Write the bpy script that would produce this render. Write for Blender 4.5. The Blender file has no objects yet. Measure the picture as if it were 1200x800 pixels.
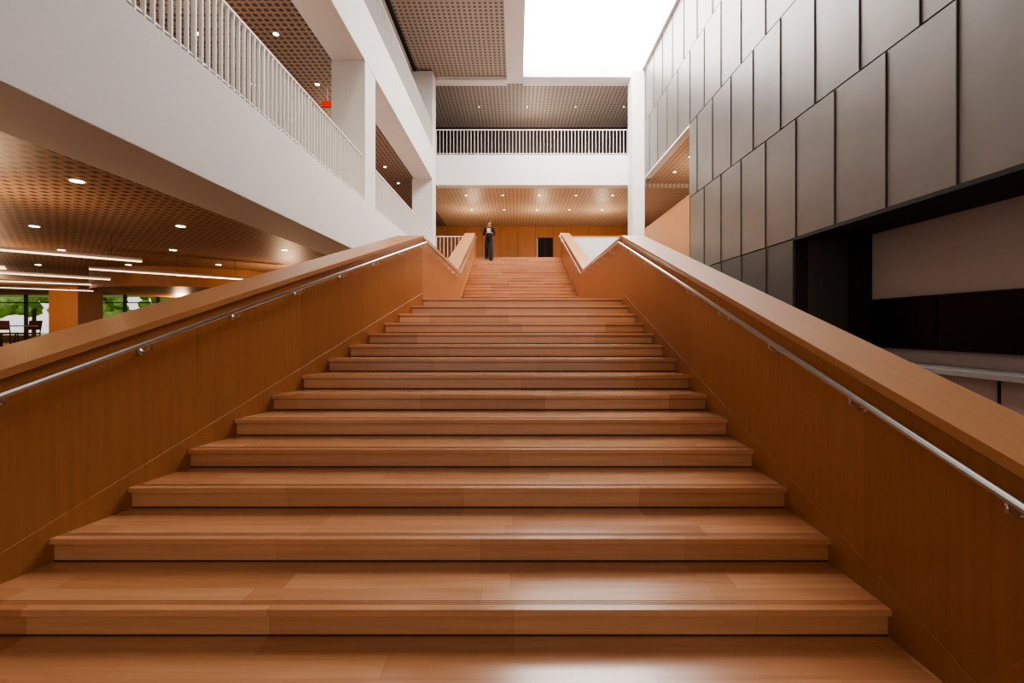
import bpy, math, random
from mathutils import Vector, Matrix
random.seed(4)
E=1.586
F=533.0
sc=bpy.context.scene
# ---------------------------------------------------------------- materials
def newmat(name):
    m=bpy.data.materials.new(name); m.use_nodes=True
    nt=m.node_tree; b=nt.nodes['Principled BSDF']
    return m,nt,b
def N(nt,t,**kw):
    n=nt.nodes.new(t)
    for k,v in kw.items(): setattr(n,k,v)
    return n
def math_(nt,op,a,b=None):
    n=nt.nodes.new('ShaderNodeMath'); n.operation=op
    for i,v in enumerate((a,b)):
        if v is None: continue
        if isinstance(v,(int,float)): n.inputs[i].default_value=v
        else: nt.links.new(v,n.inputs[i])
    return n.outputs[0]
def mixc(nt,fac,a,b,bt='MIX'):
    n=nt.nodes.new('ShaderNodeMix'); n.data_type='RGBA'; n.blend_type=bt
    if isinstance(fac,(int,float)): n.inputs[0].default_value=fac
    else: nt.links.new(fac,n.inputs[0])
    for i,v in ((6,a),(7,b)):
        if isinstance(v,tuple): n.inputs[i].default_value=(*v[:3],1)
        else: nt.links.new(v,n.inputs[i])
    return n.outputs[2]
def plain(name,col,rough=.6,metal=0,noise=.06,scale=3,bump=0):
    m,nt,b=newmat(name)
    tc=N(nt,'ShaderNodeTexCoord'); no=N(nt,'ShaderNodeTexNoise'); no.inputs['Scale'].default_value=scale
    no.inputs['Detail'].default_value=4
    nt.links.new(tc.outputs['Object'],no.inputs['Vector'])
    dark=tuple(c*(1-noise*2) for c in col); lite=tuple(min(1,c*(1+noise*2)) for c in col)
    nt.links.new(mixc(nt,no.outputs['Fac'],dark,lite),b.inputs['Base Color'])
    b.inputs['Roughness'].default_value=rough; b.inputs['Metallic'].default_value=metal
    if bump:
        bp=N(nt,'ShaderNodeBump'); bp.inputs['Strength'].default_value=bump; bp.inputs['Distance'].default_value=.01
        nt.links.new(no.outputs['Fac'],bp.inputs['Height']); nt.links.new(bp.outputs[0],b.inputs['Normal'])
    return m
def emis(name,col,s):
    m,nt,b=newmat(name)
    b.inputs['Base Color'].default_value=(*col,1)
    b.inputs['Emission Color'].default_value=(*col,1); b.inputs['Emission Strength'].default_value=s
    return m
def wood(name,a,bcol,stretch,rough=.4,panel=None,coat=0.0):
    """grain stretched along the small-scale axis; optional panel seams every `panel` m along Y"""
    m,nt,b=newmat(name)
    tc=N(nt,'ShaderNodeTexCoord'); mp=N(nt,'ShaderNodeMapping'); mp.inputs['Scale'].default_value=stretch
    nt.links.new(tc.outputs['Object'],mp.inputs['Vector'])
    n1=N(nt,'ShaderNodeTexNoise'); n1.inputs['Scale'].default_value=1; n1.inputs['Detail'].default_value=6; n1.inputs['Roughness'].default_value=.65
    nt.links.new(mp.outputs[0],n1.inputs['Vector'])
    col=mixc(nt,n1.outputs['Fac'],a,bcol)
    if panel:
        sp=N(nt,'ShaderNodeSeparateXYZ'); nt.links.new(tc.outputs['Object'],sp.inputs[0])
        q=math_(nt,'DIVIDE',sp.outputs[1],panel)
        fl=math_(nt,'FLOOR',q); wn=N(nt,'ShaderNodeTexWhiteNoise',noise_dimensions='1D'); nt.links.new(fl,wn.inputs['W'])
        t=math_(nt,'ADD',math_(nt,'MULTIPLY',wn.outputs['Value'],.14),.91)
        cmb=N(nt,'ShaderNodeCombineColor'); 
        for i in range(3): nt.links.new(t,cmb.inputs[i])
        col=mixc(nt,1.0,col,cmb.outputs[0],'MULTIPLY')
        fr=math_(nt,'FRACT',q); seam=math_(nt,'LESS_THAN',fr,.004)
        col=mixc(nt,math_(nt,'MULTIPLY',seam,.35),col,(.05,.02,.008))
    nt.links.new(col,b.inputs['Base Color'])
    b.inputs['Roughness'].default_value=rough; b.inputs['Coat Weight'].default_value=coat
    b.inputs['Coat Roughness'].default_value=.25
    return m
def tread_wood(name):
    m,nt,b=newmat(name)
    tc=N(nt,'ShaderNodeTexCoord'); sp=N(nt,'ShaderNodeSeparateXYZ'); nt.links.new(tc.outputs['Object'],sp.inputs[0])
    row=math_(nt,'FLOOR',math_(nt,'DIVIDE',math_(nt,'ADD',sp.outputs[1],.05),.15))
    wr=N(nt,'ShaderNodeTexWhiteNoise',noise_dimensions='1D'); nt.links.new(row,wr.inputs['W'])
    xs=math_(nt,'ADD',math_(nt,'DIVIDE',sp.outputs[0],1.25),math_(nt,'MULTIPLY',wr.outputs['Value'],7.3))
    colI=math_(nt,'FLOOR',xs)
    cb=N(nt,'ShaderNodeCombineXYZ'); nt.links.new(row,cb.inputs[0]); nt.links.new(colI,cb.inputs[1])
    w2=N(nt,'ShaderNodeTexWhiteNoise',noise_dimensions='2D'); nt.links.new(cb.outputs[0],w2.inputs['Vector'])
    tone=mixc(nt,w2.outputs['Value'],(.445,.195,.085),(.565,.275,.135))
    mp=N(nt,'ShaderNodeMapping'); mp.inputs['Scale'].default_value=(1.6,28,28)
    nt.links.new(tc.outputs['Object'],mp.inputs['Vector'])
    n1=N(nt,'ShaderNodeTexNoise'); n1.inputs['Scale'].default_value=1; n1.inputs['Detail'].default_value=6
    nt.links.new(mp.outputs[0],n1.inputs['Vector'])
    g=mixc(nt,n1.outputs['Fac'],(.74,.72,.70),(1.2,1.2,1.2))
    c=mixc(nt,1.0,tone,g,'MULTIPLY')
    fx=math_(nt,'LESS_THAN',math_(nt,'FRACT',xs),.002)
    fy=math_(nt,'LESS_THAN',math_(nt,'FRACT',math_(nt,'DIVIDE',math_(nt,'ADD',sp.outputs[1],.05),.15)),.01)
    seam=math_(nt,'MULTIPLY',math_(nt,'MAXIMUM',fx,fy),.3)
    c=mixc(nt,seam,c,(.06,.022,.01))
    nt.links.new(c,b.inputs['Base Color'])
    rr=math_(nt,'ADD',math_(nt,'MULTIPLY',n1.outputs['Fac'],.12),.18)
    nt.links.new(rr,b.inputs['Roughness'])
    b.inputs['Coat Weight'].default_value=.4; b.inputs['Coat Roughness'].default_value=.2
    return m
def perforated(name,base,hole,pitch=.15,frac=.62,rough=.5):
    m,nt,b=newmat(name)
    tc=N(nt,'ShaderNodeTexCoord'); sp=N(nt,'ShaderNodeSeparateXYZ'); nt.links.new(tc.outputs['Object'],sp.inputs[0])
    def cell(o):
        f=math_(nt,'FRACT',math_(nt,'DIVIDE',o,pitch))
        return math_(nt,'LESS_THAN',f,frac)
    h=math_(nt,'MULTIPLY',cell(sp.outputs[0]),cell(sp.outputs[1]))
    nt.links.new(mixc(nt,h,base,hole),b.inputs['Base Color'])
    b.inputs['Roughness'].default_value=rough
    return m
WHITE=plain('white_plaster',(.70,.67,.65),.7,noise=.015)
RAILW=plain('white_powdercoat',(.76,.73,.70),.45,noise=.01)
TREAD=tread_wood('oak_tread')
PANW=wood('oak_panel',(.28,.112,.040),(.45,.20,.080),(26,26,1.3),.34,panel=1.25,coat=.15)
CAPW=wood('oak_cap',(.39,.175,.072),(.53,.26,.115),(26,1.2,8),.32,coat=.25)
WALLW=wood('oak_wall',(.34,.14,.045),(.50,.22,.08),(5,5,.6),.45)
STEEL=plain('brushed_steel',(.62,.60,.58),.28,1.0,.03)
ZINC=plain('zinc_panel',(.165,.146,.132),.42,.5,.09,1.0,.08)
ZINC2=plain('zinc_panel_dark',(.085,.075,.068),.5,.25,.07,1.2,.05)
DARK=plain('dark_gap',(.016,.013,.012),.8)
TAUPE=plain('taupe_plaster',(.46,.38,.34),.7,noise=.02)
BLACK=plain('black_glass',(.006,.006,.007),.25,noise=0)
GREYC=plain('grey_counter',(.32,.29,.27),.5)
FLOORM=plain('brown_carpet',(.16,.09,.055),.9)
PERF=perforated('perforated_ceiling_wood',(.44,.27,.175),(.13,.07,.042),.16,.55)
PERFB=perforated('perforated_ceiling_beige',(.56,.43,.32),(.32,.22,.15),.2,.5)
PERFU=perforated('perforated_ceiling_bronze',(.30,.20,.15),(.05,.03,.022),.16,.6)
PERFT=perforated('perforated_ceiling_grey',(.42,.35,.30),(.14,.11,.09),.2,.55)
LAMP=emis('downlight_glow',(1,.80,.55),14)
TUBE=emis('pendant_glow',(1,.72,.50),4)
SKYL=emis('skylight_glass',(1,.985,.96),25)
RED=emis('exit_red',(1,.05,.02),.4)
GLASS=plain('mullion_dark',(.03,.03,.03),.4)
BROWND=plain('dark_brown_wall',(.06,.035,.025),.7)
LEAF=plain('leaves',(.26,.40,.10),.7,noise=.4,scale=2)
GRASS=plain('grass',(.30,.42,.14),.9)
BLUE=plain('poster_blue',(.15,.22,.34),.6)
# ---------------------------------------------------------------- mesh builder
class MB:
    def __init__(s,name): s.name=name; s.v=[]; s.f=[]; s.mi=[]; s.mats=[]
    def m(s,mat):
        if mat not in s.mats: s.mats.append(mat)
        return s.mats.index(mat)
    def hexa(s,c,mat):   # 8 corners: bottom 4 (ccw), top 4
        o=len(s.v); s.v+= [tuple(p) for p in c]; k=s.m(mat)
        for q in ((0,3,2,1),(4,5,6,7),(0,1,5,4),(1,2,6,5),(2,3,7,6),(3,0,4,7)):
            s.f.append(tuple(o+i for i in q)); s.mi.append(k)
    def box(s,x0,x1,y0,y1,z0,z1,mat):
        s.hexa([(x0,y0,z0),(x1,y0,z0),(x1,y1,z0),(x0,y1,z0),(x0,y0,z1),(x1,y0,z1),(x1,y1,z1),(x0,y1,z1)],mat)
    def tube(s,pts,r,mat,n=12):
        k=s.m(mat); pts=[Vector(p) for p in pts]; rings=[]
        for i,p in enumerate(pts):
            a=pts[max(0,i-1)]; b=pts[min(len(pts)-1,i+1)]; d=(b-a).normalized()
            up=Vector((0,0,1)) if abs(d.z)<.9 else Vector((1,0,0))
            sx=d.cross(up).normalized(); sy=sx.cross(d).normalized(); o=len(s.v)
            for j in range(n):
                t=2*math.pi*j/n; s.v.append(tuple(p+sx*math.cos(t)*r+sy*math.sin(t)*r))
            rings.append(o)
        for a,b in zip(rings,rings[1:]):
            for j in range(n):
                s.f.append((a+j,a+(j+1)%n,b+(j+1)%n,b+j)); s.mi.append(k)
        s.f.append(tuple(rings[0]+j for j in range(n))[::-1]); s.mi.append(k)
        s.f.append(tuple(rings[-1]+j for j in range(n))); s.mi.append(k)
    def disc(s,x,y,z,r,h,mat,n=16):
        s.tube([(x,y,z),(x,y,z-h)],r,mat,n)
    def done(s,parent=None,bevel=0,smooth=False):
        me=bpy.data.meshes.new(s.name); me.from_pydata(s.v,[],s.f)
        for m in s.mats: me.materials.append(m)
        me.polygons.foreach_set('material_index',s.mi); me.update()
        import bmesh
        bm=bmesh.new(); bm.from_mesh(me); bmesh.ops.recalc_face_normals(bm,faces=bm.faces); bm.to_mesh(me); bm.free()
        if smooth:
            me.polygons.foreach_set('use_smooth',[True]*len(me.polygons))
        ob=bpy.data.objects.new(s.name,me); sc.collection.objects.link(ob)
        if parent: ob.parent=parent
        if bevel:
            b=ob.modifiers.new('bevel','BEVEL'); b.width=bevel; b.segments=2; b.limit_method='ANGLE'
        return ob
def empty(name,loc=(0,0,0)):
    e=bpy.data.objects.new(name,None); e.location=loc; sc.collection.objects.link(e); return e
# ---------------------------------------------------------------- staircase
T=.45; R=.15; Y0=2.335; Y1=8.185; Y2=13.4; YT=Y2+17*T; YB=21.8; ZL=2.1; ZU=4.8
def XL(y):
    if y<Y1: return -(3.433-.213*y)
    if y<Y2: return -1.69
    return -1.69-.26*(y-Y2)/(YB-Y2)
def XR(y):
    if y<Y2: return 1.92
    return 1.92+.19*(y-Y2)/(YB-Y2)
def nose(y):
    if y<Y1: return R+(y-Y0)*R/T
    if y<Y2-T: return ZL
    return min(ZU, ZL+(y-Y2+T)*R/T)
stair=empty('staircase')
st=MB('treads_and_risers')
GROOVE=plain('groove_dark',(.2,.09,.04),.7)
CONTACT_SHADE=plain('painted_contact_shade',(.05,.02,.01),.8)  # colour for the painted shadow lines on the risers
def step(yr,ztop,ynext):
    y=yr; xl=XL(y)-.05; xr=XR(y)+.05
    st.box(xl,xr,y-.026,ynext+.01,ztop-.034,ztop,TREAD)      # tread board with nosing
    st.box(xl,xr,y,ynext+.0,ztop-R-.03,ztop-.034,TREAD)      # riser
    st.box(xl,xr,y-.003,y+.01,ztop-R,ztop-R+.009,CONTACT_SHADE)        # dark strip, contact shadow put in as colour at the riser foot
    st.box(xl,xr,y-.002,y+.01,ztop-.041,ztop-.034,CONTACT_SHADE)  # dark strip painting in the shadow under the nosing
    for k in range(3):                                       # anti-slip grooves
        st.box(xl+.05,xr-.05,y+.022+k*.014,y+.026+k*.014,ztop,ztop+.0015,GROOVE)
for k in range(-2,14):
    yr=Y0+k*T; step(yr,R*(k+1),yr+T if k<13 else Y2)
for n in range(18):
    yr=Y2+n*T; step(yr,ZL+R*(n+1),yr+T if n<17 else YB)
st.done(stair,bevel=.004)
W_L=.42; W_R=.35; CH=1.13
stL=[.2,Y1,Y2-T+.15,YT,YB]
def parapet(side):
    X=XL if side<0 else XR; w=W_L if side<0 else W_R
    b=MB('parapet_left' if side<0 else 'parapet_right')
    ys=[.2,Y1,Y2-T,YT,YB]
    for a,c in zip(ys,ys[1:]):
        xa,xc=X(a),X(c-1e-4); za,zc=nose(a)+CH,nose(c)+CH
        wa=side*w
        lo=-.3
        b.hexa([(xa,a,lo),(xa+wa,a,lo),(xc+wa,c,lo),(xc,c,lo),(xa,a,za-.05),(xa+wa,a,za-.05),(xc+wa,c,zc-.05),(xc,c,zc-.05)],PANW)
        i=-side*.025; o=side*.02
        b.hexa([(xa+i,a,za-.05),(xa+wa+o,a,za-.05),(xc+wa+o,c,zc-.05),(xc+i,c,zc-.05),(xa+i,a,za),(xa+wa+o,a,za),(xc+wa+o,c,zc),(xc+i,c,zc)],CAPW)
        # raking skirt board along the steps
        s0=-side*.012
        na,nc=nose(a)+.10,nose(c)+.10
        b.hexa([(xa+s0,a,na-.4),(xa,a,na-.4),(xc,c,nc-.4),(xc+s0,c,nc-.4),(xa+s0,a,na),(xa,a,na),(xc,c,nc),(xc+s0,c,nc)],PANW)
    b.done(stair)
parapet(-1); parapet(1)
def handrail(side):
    X=XL if side<0 else XR
    b=MB('handrail_left' if side<0 else 'handrail_right'); off=-side*.085
    pts=[]
    for y in [.5,Y1-.12,Y1-.03,Y1+.08,Y2-T-.1,Y2-T,Y2-T+.12,YT-.05,YT+.1,YB-.1]:
        pts.append((X(y)+off,y,nose(y)+CH-.12))
    b.tube(pts,.019,STEEL,14)
    y=.9
    while y<YB-.2:
        z=nose(y)+CH-.12; x=X(y)
        b.tube([(x+off,y,z-.015),(x+off,y,z-.05),(x+off*.5,y,z-.075),(x,y,z-.075)],.007,STEEL,8)
        b.tube([(x-side*.008,y,z-.075),(x,y,z-.075)],.022,STEEL,14)
        y+=.8
    b.done(stair,smooth=True)
handrail(-1); handrail(1)
# ---------------------------------------------------------------- floors
f=MB('floor'); f.box(-3.9,9,-8,22,-.5,-.3,FLOORM); f.done()
f=MB('floor_reading_area'); f.box(-40,-3.9,-8,24.2,.6,.9,FLOORM); f.done()
# ---------------------------------------------------------------- balcony bands / slabs
Z2B=3.42; Z3=E+8.25; Z3B=E+6.8; ZC=E+11.8
b=MB('wall_balcony_left_lower'); b.box(-4.85,-3.85,-8,YB,Z2B,ZU,WHITE); b.done(bevel=.01)
b=MB('wall_balcony_left_upper'); b.box(-4.7,-3.85,-8,YB,Z3B,Z3,WHITE); b.done(bevel=.01)
b=MB('floor_upper_left'); b.box(-40,-4.85,-8,31,Z2B+.2,ZU-.01,WHITE); b.done()
b=MB('ceiling_reading_area'); b.box(-40,-4.85,-8,24,Z2B+.03,Z2B+.2,PERF); b.done()
b=MB('floor_top_left'); b.box(-16,-4.7,-8,31,Z3B+.2,Z3-.01,WHITE); b.done()
b=MB('ceiling_upper_left'); b.box(-16,-4.7,-8,31,Z3B+.03,Z3B+.2,PERFU); b.done()
# back slabs
b=MB('floor_upper_back')
b.box(-4.85,XL(YB)-W_L,YB,31,ZU-1.38,ZU,WHITE); b.box(XL(YB)-W_L,XR(YB)+W_R,YB,31,ZU-.5,ZU,WALLW); b.box(XR(YB)+W_R,12,YB,31,ZU-1.38,ZU,WHITE); b.done()
b=MB('wall_balcony_back'); b.box(-3.85,5.9,YB,YB+.5,Z3B,Z3,WHITE); b.done(bevel=.01)
b=MB('floor_top_back'); b.box(-4.7,12,YB+.5,31,Z3B+.2,Z3-.01,WHITE); b.done()
b=MB('ceiling_upper_back'); b.box(-4.7,12,YB+.5,31,Z3B+.03,Z3B+.2,PERFB); b.done()
b=MB('ceiling_top_back'); b.box(-16,12,YB+.25,28,ZC+.05,ZC+.2,PERFT); b.done()
# atrium ceiling with skylight
SY0=10.5
b=MB('ceiling')
b.box(-.45,.33,-8,YB+.25,ZC,ZC+.8,WHITE)
b.box(-16,-4.65,-8,YB+.25,ZC,ZC+.3,WHITE)
b.box(-4.65,-.45,YB-.25,YB+.25,ZC-.12,ZC+.3,WHITE)
b.box(.33,6.2,21.25,YB+.25,ZC-.12,ZC+.8,WHITE)
b.box(5.78,6.2,-8,21.25,ZC,ZC+.8,WHITE)
b.box(.33,5.78,-8,SY0,ZC,ZC+.8,WHITE)
b.box(-4.65,-.45,-8,YB-.25,ZC+.06,ZC+.3,PERFT)
b.box(-4.75,-4.6,-8,YB-.25,ZC-.03,ZC+.1,DARK)
b.done()
b=MB('window_skylight'); b.box(.33,5.78,SY0,21.25,ZC+.35,ZC+.4,SKYL); b.done()
# ---------------------------------------------------------------- columns
for (x0,x1,y0,y1,z0,z1) in [(-4.72,-3.853,11.6,12.45,ZU,Z3B),(-4.8,-3.856,20.95,YB,ZU,ZC),(5.35,5.9,20.9,YB,ZU,ZC)]:
    b=MB('column'); b.box(x0,x1,y0,y1,z0,z1,WHITE)
    b.box(x0-.004,x1+.004,y0-.004,y1+.004,z0,z0+.06,WHITE); b.done(bevel=.012)
# ---------------------------------------------------------------- railings
def railing(axis,c,a,bb,z,h=1.15,sp=.125):
    m=MB('balustrade_railing'); n=int((bb-a)/sp)
    def B(p0,p1,q0,q1,z0,z1):
        if axis=='y': m.box(c+q0,c+q1,p0,p1,z0,z1,RAILW)
        else: m.box(p0,p1,c+q0,c+q1,z0,z1,RAILW)
    B(a,bb,-.03,.03,z+h-.03,z+h); B(a,bb,-.012,.012,z+.08,z+.10)
    for i in range(n+1):
        p=a+i*(bb-a)/n
        if i%12==0: B(p-.012,p+.012,-.03,.03,z,z+h-.02)
        else: B(p-.009,p+.009,-.025,.025,z+.02,z+h-.02)
    m.done()
railing('y',-3.93,-2,11.58,ZU); railing('y',-3.93,12.47,20.93,ZU)
railing('y',-3.93,-2,20.93,Z3)
railing('x',YB+.08,-3.84,5.33,Z3,1.24,.165)
railing('x',YB+.08,-3.84,XL(YB)-W_L-.03,ZU,1.15,.165)
b=MB('wall_landing_guard'); b.box(XR(YB)+W_R+.01,5.34,YB+.02,YB+.2,ZU,ZU+1.1,WHITE); b.box(XR(YB)+W_R+.01,5.34,YB,YB+.22,ZU+1.1,ZU+1.15,CAPW); b.done()
# ---------------------------------------------------------------- right wall of metal panels
b=MB('wall_right'); XW=5.9
b.box(XW+.05,XW+.3,-8,9.66,E+1.9,ZC,DARK)
b.box(XW+.05,XW+.3,9.66,15.5,-.3,ZC,DARK)
b.box(XW+.05,XW+.3,15.5,20.9,E+6.9,ZC,DARK)
def prow(z0,z1,ya,yb,w,off,mat):
    y=ya-off
    while y<yb-.02:
        p0=max(ya,y); p1=min(yb,y+w)
        if p1-p0>.08:
            b.box(XW,XW+.07,p0+.012,p1-.012,z0+.014,z1-.014,mat)
            b.box(XW-.022,XW+.01,p0-.006,p0+.010,z0+.014,z1-.014,ZINC2)
        y+=w
H=lambda h:E+h
prow(H(1.87),H(4.4),-1.0,15.5,1.17,1.11,ZINC)
prow(H(4.4),H(6.9),-1.0,15.5,1.17,.55,ZINC)
prow(H(6.9),H(9.4),-1.0,20.9,1.17,1.11,ZINC)
prow(H(9.4),H(11.8),-1.0,20.9,1.17,.55,ZINC)
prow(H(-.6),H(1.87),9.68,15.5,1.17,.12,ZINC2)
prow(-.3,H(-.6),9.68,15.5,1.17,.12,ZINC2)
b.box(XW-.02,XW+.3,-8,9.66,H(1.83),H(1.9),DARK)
b.done()
b=MB('wall_recess')
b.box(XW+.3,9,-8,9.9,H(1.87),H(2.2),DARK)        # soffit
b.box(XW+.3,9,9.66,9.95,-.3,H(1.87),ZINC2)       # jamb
b.box(7.2,7.5,-8,9.66,-.3,H(1.87),TAUPE)
b.box(7.05,7.2,9.2,9.66,-.3,H(1.87),DARK)
b.done()
for ya,yb in ((7.75,9.15),(6.3,7.70),(4.85,6.25)):
    b=MB('wall_display'); b.box(7.13,7.2,ya,yb,H(-.4),H(.55),GLASS); b.box(7.12,7.13,ya+.015,yb-.015,H(-.385),H(.535),BLACK); b.done()
b=MB('counter'); b.box(6.35,7.198,1,9.15,.88,.95,GREYC); b.box(6.5,7.198,1.05,9.1,-.3,.88,TAUPE)
for i in range(8): b.box(6.485,6.5,1.1+i*1.0,1.11+i*1.0+.02,-.2,.86,DARK)
b.done()
# far right gallery on the upper level
b=MB('wall_gallery_balustrade'); b.box(XW,XW+.15,15.5,20.9,H(2.3),H(4.45),WALLW); b.box(XW-.01,XW+.17,15.5,20.9,H(4.45),H(4.5),CAPW)
b.box(XW,XW+.15,15.5,YB,-.3,H(2.3),ZINC2); b.done()
b=MB('floor_gallery'); b.box(XW+.15,12,15.3,YB,ZU-.3,ZU,FLOORM); b.done()
b=MB('ceiling_gallery'); b.box(XW+.3,12,15.3,YB,H(6.85),H(7.0),PERFB); b.box(XW,XW+.3,15.5,20.9,H(6.83),H(6.9),WHITE); b.done()
b=MB('wall_gallery'); b.box(11.9,12.1,15.3,31,ZU,ZC,WALLW); b.box(XW+.3,12,15.2,15.4,ZU-.3,H(7),WALLW); b.done()
# ---------------------------------------------------------------- back walls
b=MB('wall_back_upper'); 
b.box(-16,1.43,30.9,31.1,ZU,Z3B+.1,WALLW); b.box(2.52,12,30.9,31.1,ZU,Z3B+.1,WALLW); b.box(1.43,2.52,30.9,31.1,ZU+2.87,Z3B+.1,WALLW)
for i in range(24): b.box(-15.5+i*1.2,-15.485+i*1.2,30.885,30.9,ZU,Z3B+.1,BROWND)
b.done()
b=MB('door_1'); b.box(1.45,2.5,30.93,31.0,ZU,ZU+2.85,DARK); b.box(1.45,1.5,30.87,30.93,ZU,ZU+2.85,BROWND); b.box(2.45,2.5,30.87,30.93,ZU,ZU+2.85,BROWND); b.box(1.95,2.0,30.9,30.94,ZU,ZU+2.8,BROWND); b.done()
b=MB('wall_back_top'); b.box(-16,12,27,27.2,Z3,ZC+.1,BROWND)
b.done()
for i,x in enumerate((-1.0,.15,2.0,3.7)):
    b=MB('notice_board'); b.box(x,x+.75,26.9,26.96,Z3+.1,Z3+1.5,BLUE if i!=2 else WHITE); b.box(x-.03,x+.78,26.93,26.95,Z3,Z3+1.53,GLASS); b.done()
b=MB('wall_left_upper'); b.box(-16.1,-15.9,-8,31,ZU,ZC,BROWND); 
b.box(-9.2,-9,13,24,ZU,Z3B+.1,WALLW); b.done()
# ---------------------------------------------------------------- downlights
def lights(name,pts,z,r=.07):
    m=MB(name)
    for x,y in pts:
        m.disc(x,y,z,r,.012,LAMP,12); m.disc(x,y,z,r*1.35,.006,RAILW,12)
    m.done()
P=[]
for i in range(7):
    for j in range(8):
        P.append((-6.2-i*2.7+(.6 if j%2 else 0), 3.2+j*2.6))
lights('recessed_downlights',P,Z2B+.03)
lights('recessed_downlights',[(-2.6+i*1.9,y) for i in range(5) for y in (23.6,26.5)],Z3B+.03,.05)
lights('recessed_downlights',[(-5.6-i*1.8,4+j*2.2) for i in range(3) for j in range(9)],Z3B+.03,.055)
lights('recessed_downlights',[(-2+i*2.6,24.5) for i in range(4)],ZC+.05,.035)
lights('recessed_downlights',[(7+i*1.6,16.5+j*1.8) for i in range(3) for j in range(3)],H(6.85),.06)
def area(x,y,z,s,e,col=(1,.74,.50)):
    l=bpy.data.lights.new('downlight_lamp','POINT'); l.shadow_soft_size=s; l.energy=e; l.color=col
    o=bpy.data.objects.new('ceiling_lamp',l); o.location=(x,y,z); sc.collection.objects.link(o)
for x,y,e in ((-7,6,80),(-7,14,150),(-12,10,110),(-14,19,190),(-21,18,260),(-7,20,150)): area(x,y,Z2B-.9,.2,e,(1,.66,.40))
for x,y in ((-2.5,26.5),(1.5,26.5),(5,26.5)): area(x,y,Z3B-1.2,.2,160)
for x,y in ((-7,9),(-7,17)): area(x,y,Z3B-1,.2,80,(1,.7,.45))
area(8.5,18.5,Z3B-1,.2,260)
area(1,24.6,ZC-1.5,.2,130,(1,.84,.68))
# added fill spots, unseen behind the camera, to brighten the risers of the flights
for x in (-2.2,.2,2.6):
    h=MB('added_fill_housing'); h.tube([(x,-2.1,ZC),(x,-2.1,ZC-.25)],.015,GLASS,8); h.tube([(x,-2.25,ZC-.2),(x,-1.95,ZC-.42)],.11,GLASS,20); h.done()
    l=bpy.data.lights.new('added_fill_spot','SPOT'); l.energy=2600; l.color=(1,.88,.74); l.spot_size=math.radians(50); l.spot_blend=.8; l.shadow_soft_size=.35
    o=bpy.data.objects.new('added_fill_spot',l); o.location=(x,-1.8,ZC-.55); sc.collection.objects.link(o)
    d=Vector((x*.2,13,2.8))-Vector(o.location); o.rotation_euler=d.to_track_quat('-Z','Y').to_euler()
# pendant line lights
def pend(p0,p1):
    m=MB('linear_pendant_light')
    a=Vector(p0); c=Vector(p1); d=(c-a).normalized(); s=Vector((-d.y,d.x,0))*.07
    def bar(z0,z1,mat,k):
        m.hexa([a-s*k+Vector((0,0,z0)),a+s*k+Vector((0,0,z0)),c+s*k+Vector((0,0,z0)),c-s*k+Vector((0,0,z0)),a-s*k+Vector((0,0,z1)),a+s*k+Vector((0,0,z1)),c+s*k+Vector((0,0,z1)),c-s*k+Vector((0,0,z1))],mat)
    bar(0,.02,TUBE,.9); bar(.02,.07,RAILW,1)
    for t in (.1,.5,.9):
        q=a.lerp(c,t); m.tube([q+Vector((0,0,.06)),Vector((q.x,q.y,Z2B+.03))],.003,GLASS,6)
    m.done()
ZP=H(1.35)
for q in [((-11,6.0),(-7.8,9.47)),((-10.05,10.7),(-7.7,13.1)),((-13.6,10.8),(-11.7,13.1)),((-16.5,12.6),(-12.5,15.6)),((-8.9,11.9),(-7.0,13.8)),((-20,14),(-16,17.2)),((-14,9),(-11.9,10.6))]:
    pend((*q[0],ZP),(*q[1],ZP))
b=MB('ceiling_drum'); b.tube([(-11.5,17.5,Z2B+.03),(-11.5,17.5,H(1.25))],3.6,WALLW,64); b.done()
b=MB('exit_sign'); b.box(-5.52,-5.22,12.9,12.95,H(6.27),H(6.42),RED); b.box(-5.54,-5.20,12.95,12.98,H(6.25),H(6.44),BROWND); b.box(-5.38,-5.36,12.93,12.95,H(6.42),H(6.85),RAILW); b.done()
# ---------------------------------------------------------------- reading-area windows, columns, trees
b=MB('wall_reading_area')
b.box(-40,-4.85,24,24.3,.9,1.15,WALLW); b.box(-40,-4.85,24,24.3,Z2B-.12,Z2B+.03,WALLW)
b.box(-15.5,-4.85,24,24.3,.9,Z2B,WALLW); b.done()
b=MB('window_2')
x=-40
while x<-15.5:
    b.box(x-.04,x+.04,24.05,24.2,1.15,Z2B-.1,GLASS); x+=1.75
b.box(-40,-15.5,24.08,24.18,2.85,2.9,GLASS); b.done()
for x in (-21.6,-28.5):
    b=MB('column_wood'); b.box(x,x+1.35,21,22.3,.9,Z2B+.03,WALLW); b.box(x-.01,x+1.36,20.99,22.31,.9,1.05,BROWND); b.done(bevel=.02)
b=MB('ground_lawn'); b.box(-90,20,24.4,90,.2,.5,GRASS); b.done()
import bmesh
def tree(x,y,h):
    e=empty('tree',(x,y,.5))
    m=MB('trunk'); m.tube([(0,0,0),(.05,0,h*.4),(0,.1,h*.7)],.16,BROWND,10); m.done(e)
    bm=bmesh.new()
    for i in range(26):
        r=random.uniform(.5,1.1)*h*.13
        p=Vector((random.gauss(0,.2)*h,random.gauss(0,.2)*h,h*random.uniform(.35,1)))
        bmesh.ops.create_icosphere(bm,subdivisions=2,radius=r,matrix=Matrix.Translation(p))
    for v in bm.verts: v.co+=Vector((random.uniform(-1,1),random.uniform(-1,1),random.uniform(-1,1)))*.12
    me=bpy.data.meshes.new('crown'); bm.to_mesh(me); bm.free(); me.materials.append(LEAF)
    o=bpy.data.objects.new('crown',me); sc.collection.objects.link(o); o.parent=e
for i in range(12): tree(-60+i*4.3+random.uniform(-1,1),38+random.uniform(-2,9),random.uniform(5,7))
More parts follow.
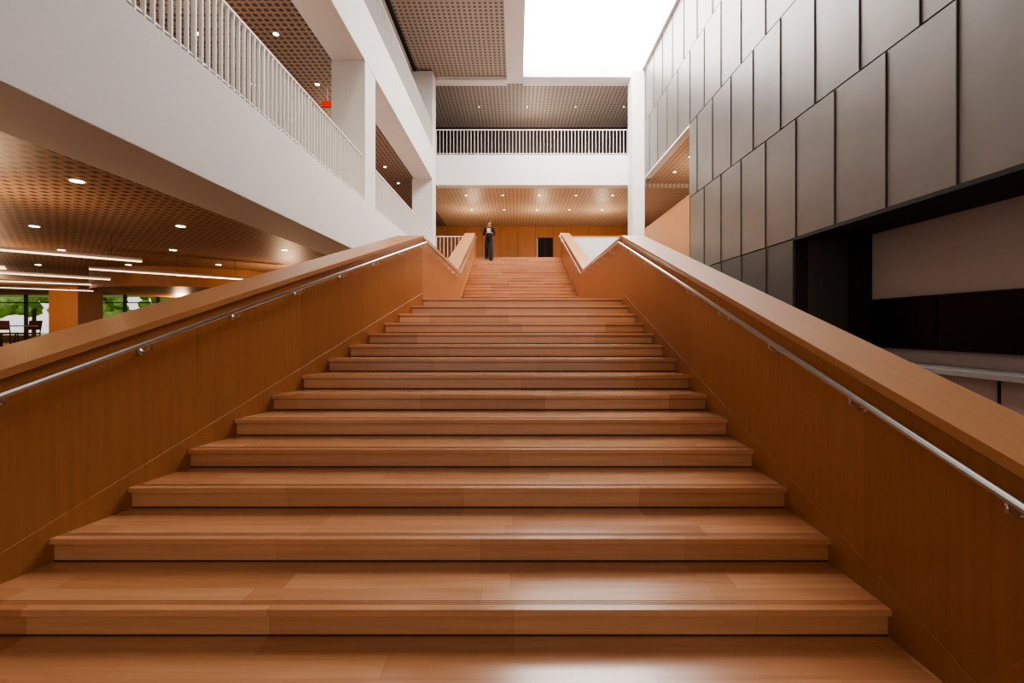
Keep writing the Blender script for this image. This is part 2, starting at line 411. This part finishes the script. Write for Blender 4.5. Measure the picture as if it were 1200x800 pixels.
# chairs + tables in reading area
CH_M=plain('chair_red',(.12,.03,.02),.5)
def chair(x,y,z,rot):
    e=empty('reading_chair',(x,y,z)); e.rotation_euler=(0,0,rot)
    m=MB('frame')
    for sx in (-.22,.22):
        for sy in (-.2,.2): m.tube([(sx*1.1,sy*1.1,0),(sx,sy,.45)],.018,BROWND,8)
        m.tube([(sx,.2,.44),(sx,.28,.92)],.018,BROWND,8)
    m.done(e)
    m=MB('seat'); m.box(-.24,.24,-.24,.23,.43,.49,CH_M); m.hexa([(-.23,.2,.58),(.23,.2,.58),(.23,.235,.58),(-.23,.235,.58),(-.23,.27,.92),(.23,.27,.92),(.23,.3,.92),(-.23,.3,.92)],CH_M); m.done(e,bevel=.012)
for i,(x,y) in enumerate(((-17.4,16.2),(-18.3,16.3),(-17.0,14.7),(-18.6,14.6),(-15.9,16.9))): chair(x,y,.9,i*1.3)
b=MB('reading_table'); b.box(-19,-16.6,15.15,15.8,1.6,1.64,WALLW)
for x in (-18.9,-16.7): b.box(x-.03,x+.03,15.45,15.5,.9,1.6,BROWND)
b.done()
# ---------------------------------------------------------------- person
SKIN=plain('skin',(.36,.17,.10),.5,noise=.02); CLOTH=plain('black_cloth',(.008,.008,.010),.95); HAIR=plain('black_hair',(.01,.008,.007),.5)
SHOE=plain('black_shoe',(.01,.01,.01),.4); PAPER=plain('white_cover',(.7,.7,.72),.5,noise=.01); EYE=plain('eye_dark',(.02,.01,.01),.2)
def skinned(name,verts,edges,radii,parent,sub=2):
    me=bpy.data.meshes.new(name); me.from_pydata(verts,edges,[]); o=bpy.data.objects.new(name,me); sc.collection.objects.link(o)
    bpy.context.view_layer.objects.active=o
    s=o.modifiers.new('skin','SKIN'); s.use_smooth_shade=True
    if not me.skin_vertices:
        bpy.ops.object.select_all(action='DESELECT'); o.select_set(True); bpy.ops.mesh.customdata_skin_add()
    for i,r in enumerate(radii):
        me.skin_vertices[0].data[i].radius=r if isinstance(r,tuple) else (r,r)
        me.skin_vertices[0].data[i].use_root=(i==0)
    ss=o.modifiers.new('sub','SUBSURF'); ss.levels=sub; ss.render_levels=sub
    dg=bpy.context.evaluated_depsgraph_get(); dg.update()
    me2=bpy.data.meshes.new_from_object(o.evaluated_get(dg)); o.modifiers.clear(); o.data=me2; o.parent=parent
    return o
per=empty('person',(-1.24,20.82,4.65))
V=[(0,0,.98),(0,.0,1.12),(0,.01,1.28),(0,.01,1.42),(0,0,1.51),(0,-.01,1.56),(0,-.01,1.65),(0,0,1.735),
   (-.18,.01,1.43),(-.25,.03,1.15),(-.08,-.25,1.20),
   (.18,.01,1.43),(.25,.03,1.15),(.09,-.25,1.22),
   (-.10,0,.92),(-.11,-.05,.52),(-.11,.02,.10),(-.12,-.12,.045),
   (.10,-.04,.92),(.11,-.32,.50),(.11,-.38,-.05),(.12,-.50,-.105)]
Ed=[(0,1),(1,2),(2,3),(3,4),(4,5),(5,6),(6,7),(3,8),(8,9),(9,10),(3,11),(11,12),(12,13),(0,14),(14,15),(15,16),(16,17),(0,18),(18,19),(19,20),(20,21)]
Rd=[(.165,.12),(.145,.11),(.16,.12),(.16,.11),.058,.062,(.082,.10),(.06,.075),.075,.05,.03,.075,.05,.03,.11,.10,.095,.04,.11,.10,.095,.04]
body=skinned('body',V,Ed,Rd,per)
for m in (CLOTH,SKIN,SHOE,HAIR): body.data.materials.append(m)
for p in body.data.polygons:
    c=p.center; k=0
    if c.z>1.50 and abs(c.x)<.11: k=1
    if c.z>1.69 or (c.z>1.58 and c.y>.02): k=3
    if c.y<-.155 and 1.05<c.z<1.32 and abs(c.x)<.24: k=1
    if c.x<0 and c.z<.085: k=2
    if c.x>0 and c.z<-.065: k=2
    p.material_index=k
def ico(name,loc,scale,mat):
    bm=bmesh.new(); bmesh.ops.create_icosphere(bm,subdivisions=3,radius=1)
    for v in bm.verts: v.co=Vector((v.co.x*scale[0],v.co.y*scale[1],v.co.z*scale[2]))+Vector(loc)
    me=bpy.data.meshes.new(name); bm.to_mesh(me); bm.free(); me.materials.append(mat)
    me.polygons.foreach_set('use_smooth',[True]*len(me.polygons))
    o=bpy.data.objects.new(name,me); sc.collection.objects.link(o); o.parent=per
ico('hair',(0,.02,1.715),(.088,.10,.075),HAIR)
ico('eye_l',(-.032,-.098,1.665),(.012,.008,.008),EYE); ico('eye_r',(.032,-.098,1.665),(.012,.008,.008),EYE)
ico('nose',(0,-.112,1.635),(.012,.018,.022),SKIN); ico('mouth',(0,-.098,1.595),(.026,.008,.007),CH_M)
ico('ear_l',(-.085,0,1.645),(.012,.02,.03),SKIN); ico('ear_r',(.085,0,1.645),(.012,.02,.03),SKIN)
def hand(name,w,side):
    w=Vector(w); vs=[w,w+Vector((-side*.01,-.045,.015)),w+Vector((-side*.015,-.08,.02))]; es=[(0,1),(1,2)]; rs=[.026,(.035,.02),(.036,.02)]
    for i,(ln) in enumerate((.07,.08,.075,.058)):
        base=w+Vector((-side*.018,-.085,.048-.021*i)); o=len(vs)
        vs+= [base,base+Vector((-side*.012,-ln*.5,0)),base+Vector((-side*.045,-ln*.75,0))]
        es+= [(2,o),(o,o+1),(o+1,o+2)]; rs+=[.010,.009,.008]
    o=len(vs); vs+=[w+Vector((-side*.03,-.05,.045)),w+Vector((-side*.045,-.085,.065))]; es+=[(1,o),(o,o+1)]; rs+=[.012,.010]
    h=skinned(name,[tuple(v) for v in vs],es,rs,per,1); h.data.materials.append(SKIN)
hand('hand_l',(-.08,-.25,1.20),-1); hand('hand_r',(.09,-.25,1.22),1)
m=MB('held_tablet'); m.hexa([(-.075,-.36,1.17),(.085,-.36,1.17),(.085,-.35,1.17),(-.075,-.35,1.17),(-.075,-.40,1.37),(.085,-.40,1.37),(.085,-.39,1.37),(-.075,-.39,1.37)],PAPER); m.done(per,bevel=.003)
# ---------------------------------------------------------------- world, camera
w=bpy.data.worlds.new('World'); sc.world=w; w.use_nodes=True
bg=w.node_tree.nodes['Background']; bg.inputs[0].default_value=(1,.94,.88,1); bg.inputs[1].default_value=1.5
cam=bpy.data.cameras.new('camera'); co=bpy.data.objects.new('camera',cam); sc.collection.objects.link(co); sc.camera=co
co.location=(0,0,E); co.rotation_euler=(math.radians(90),0,0)
cam.sensor_width=36; cam.lens=F*36/1200; cam.shift_x=-5/1200; cam.shift_y=-17/1200
cam.clip_end=300; cam.clip_start=.05
sc.view_settings.view_transform='AgX'
try: sc.view_settings.look='AgX - Medium High Contrast'
except Exception as ex: print(ex)
sc.view_settings.exposure=-.45
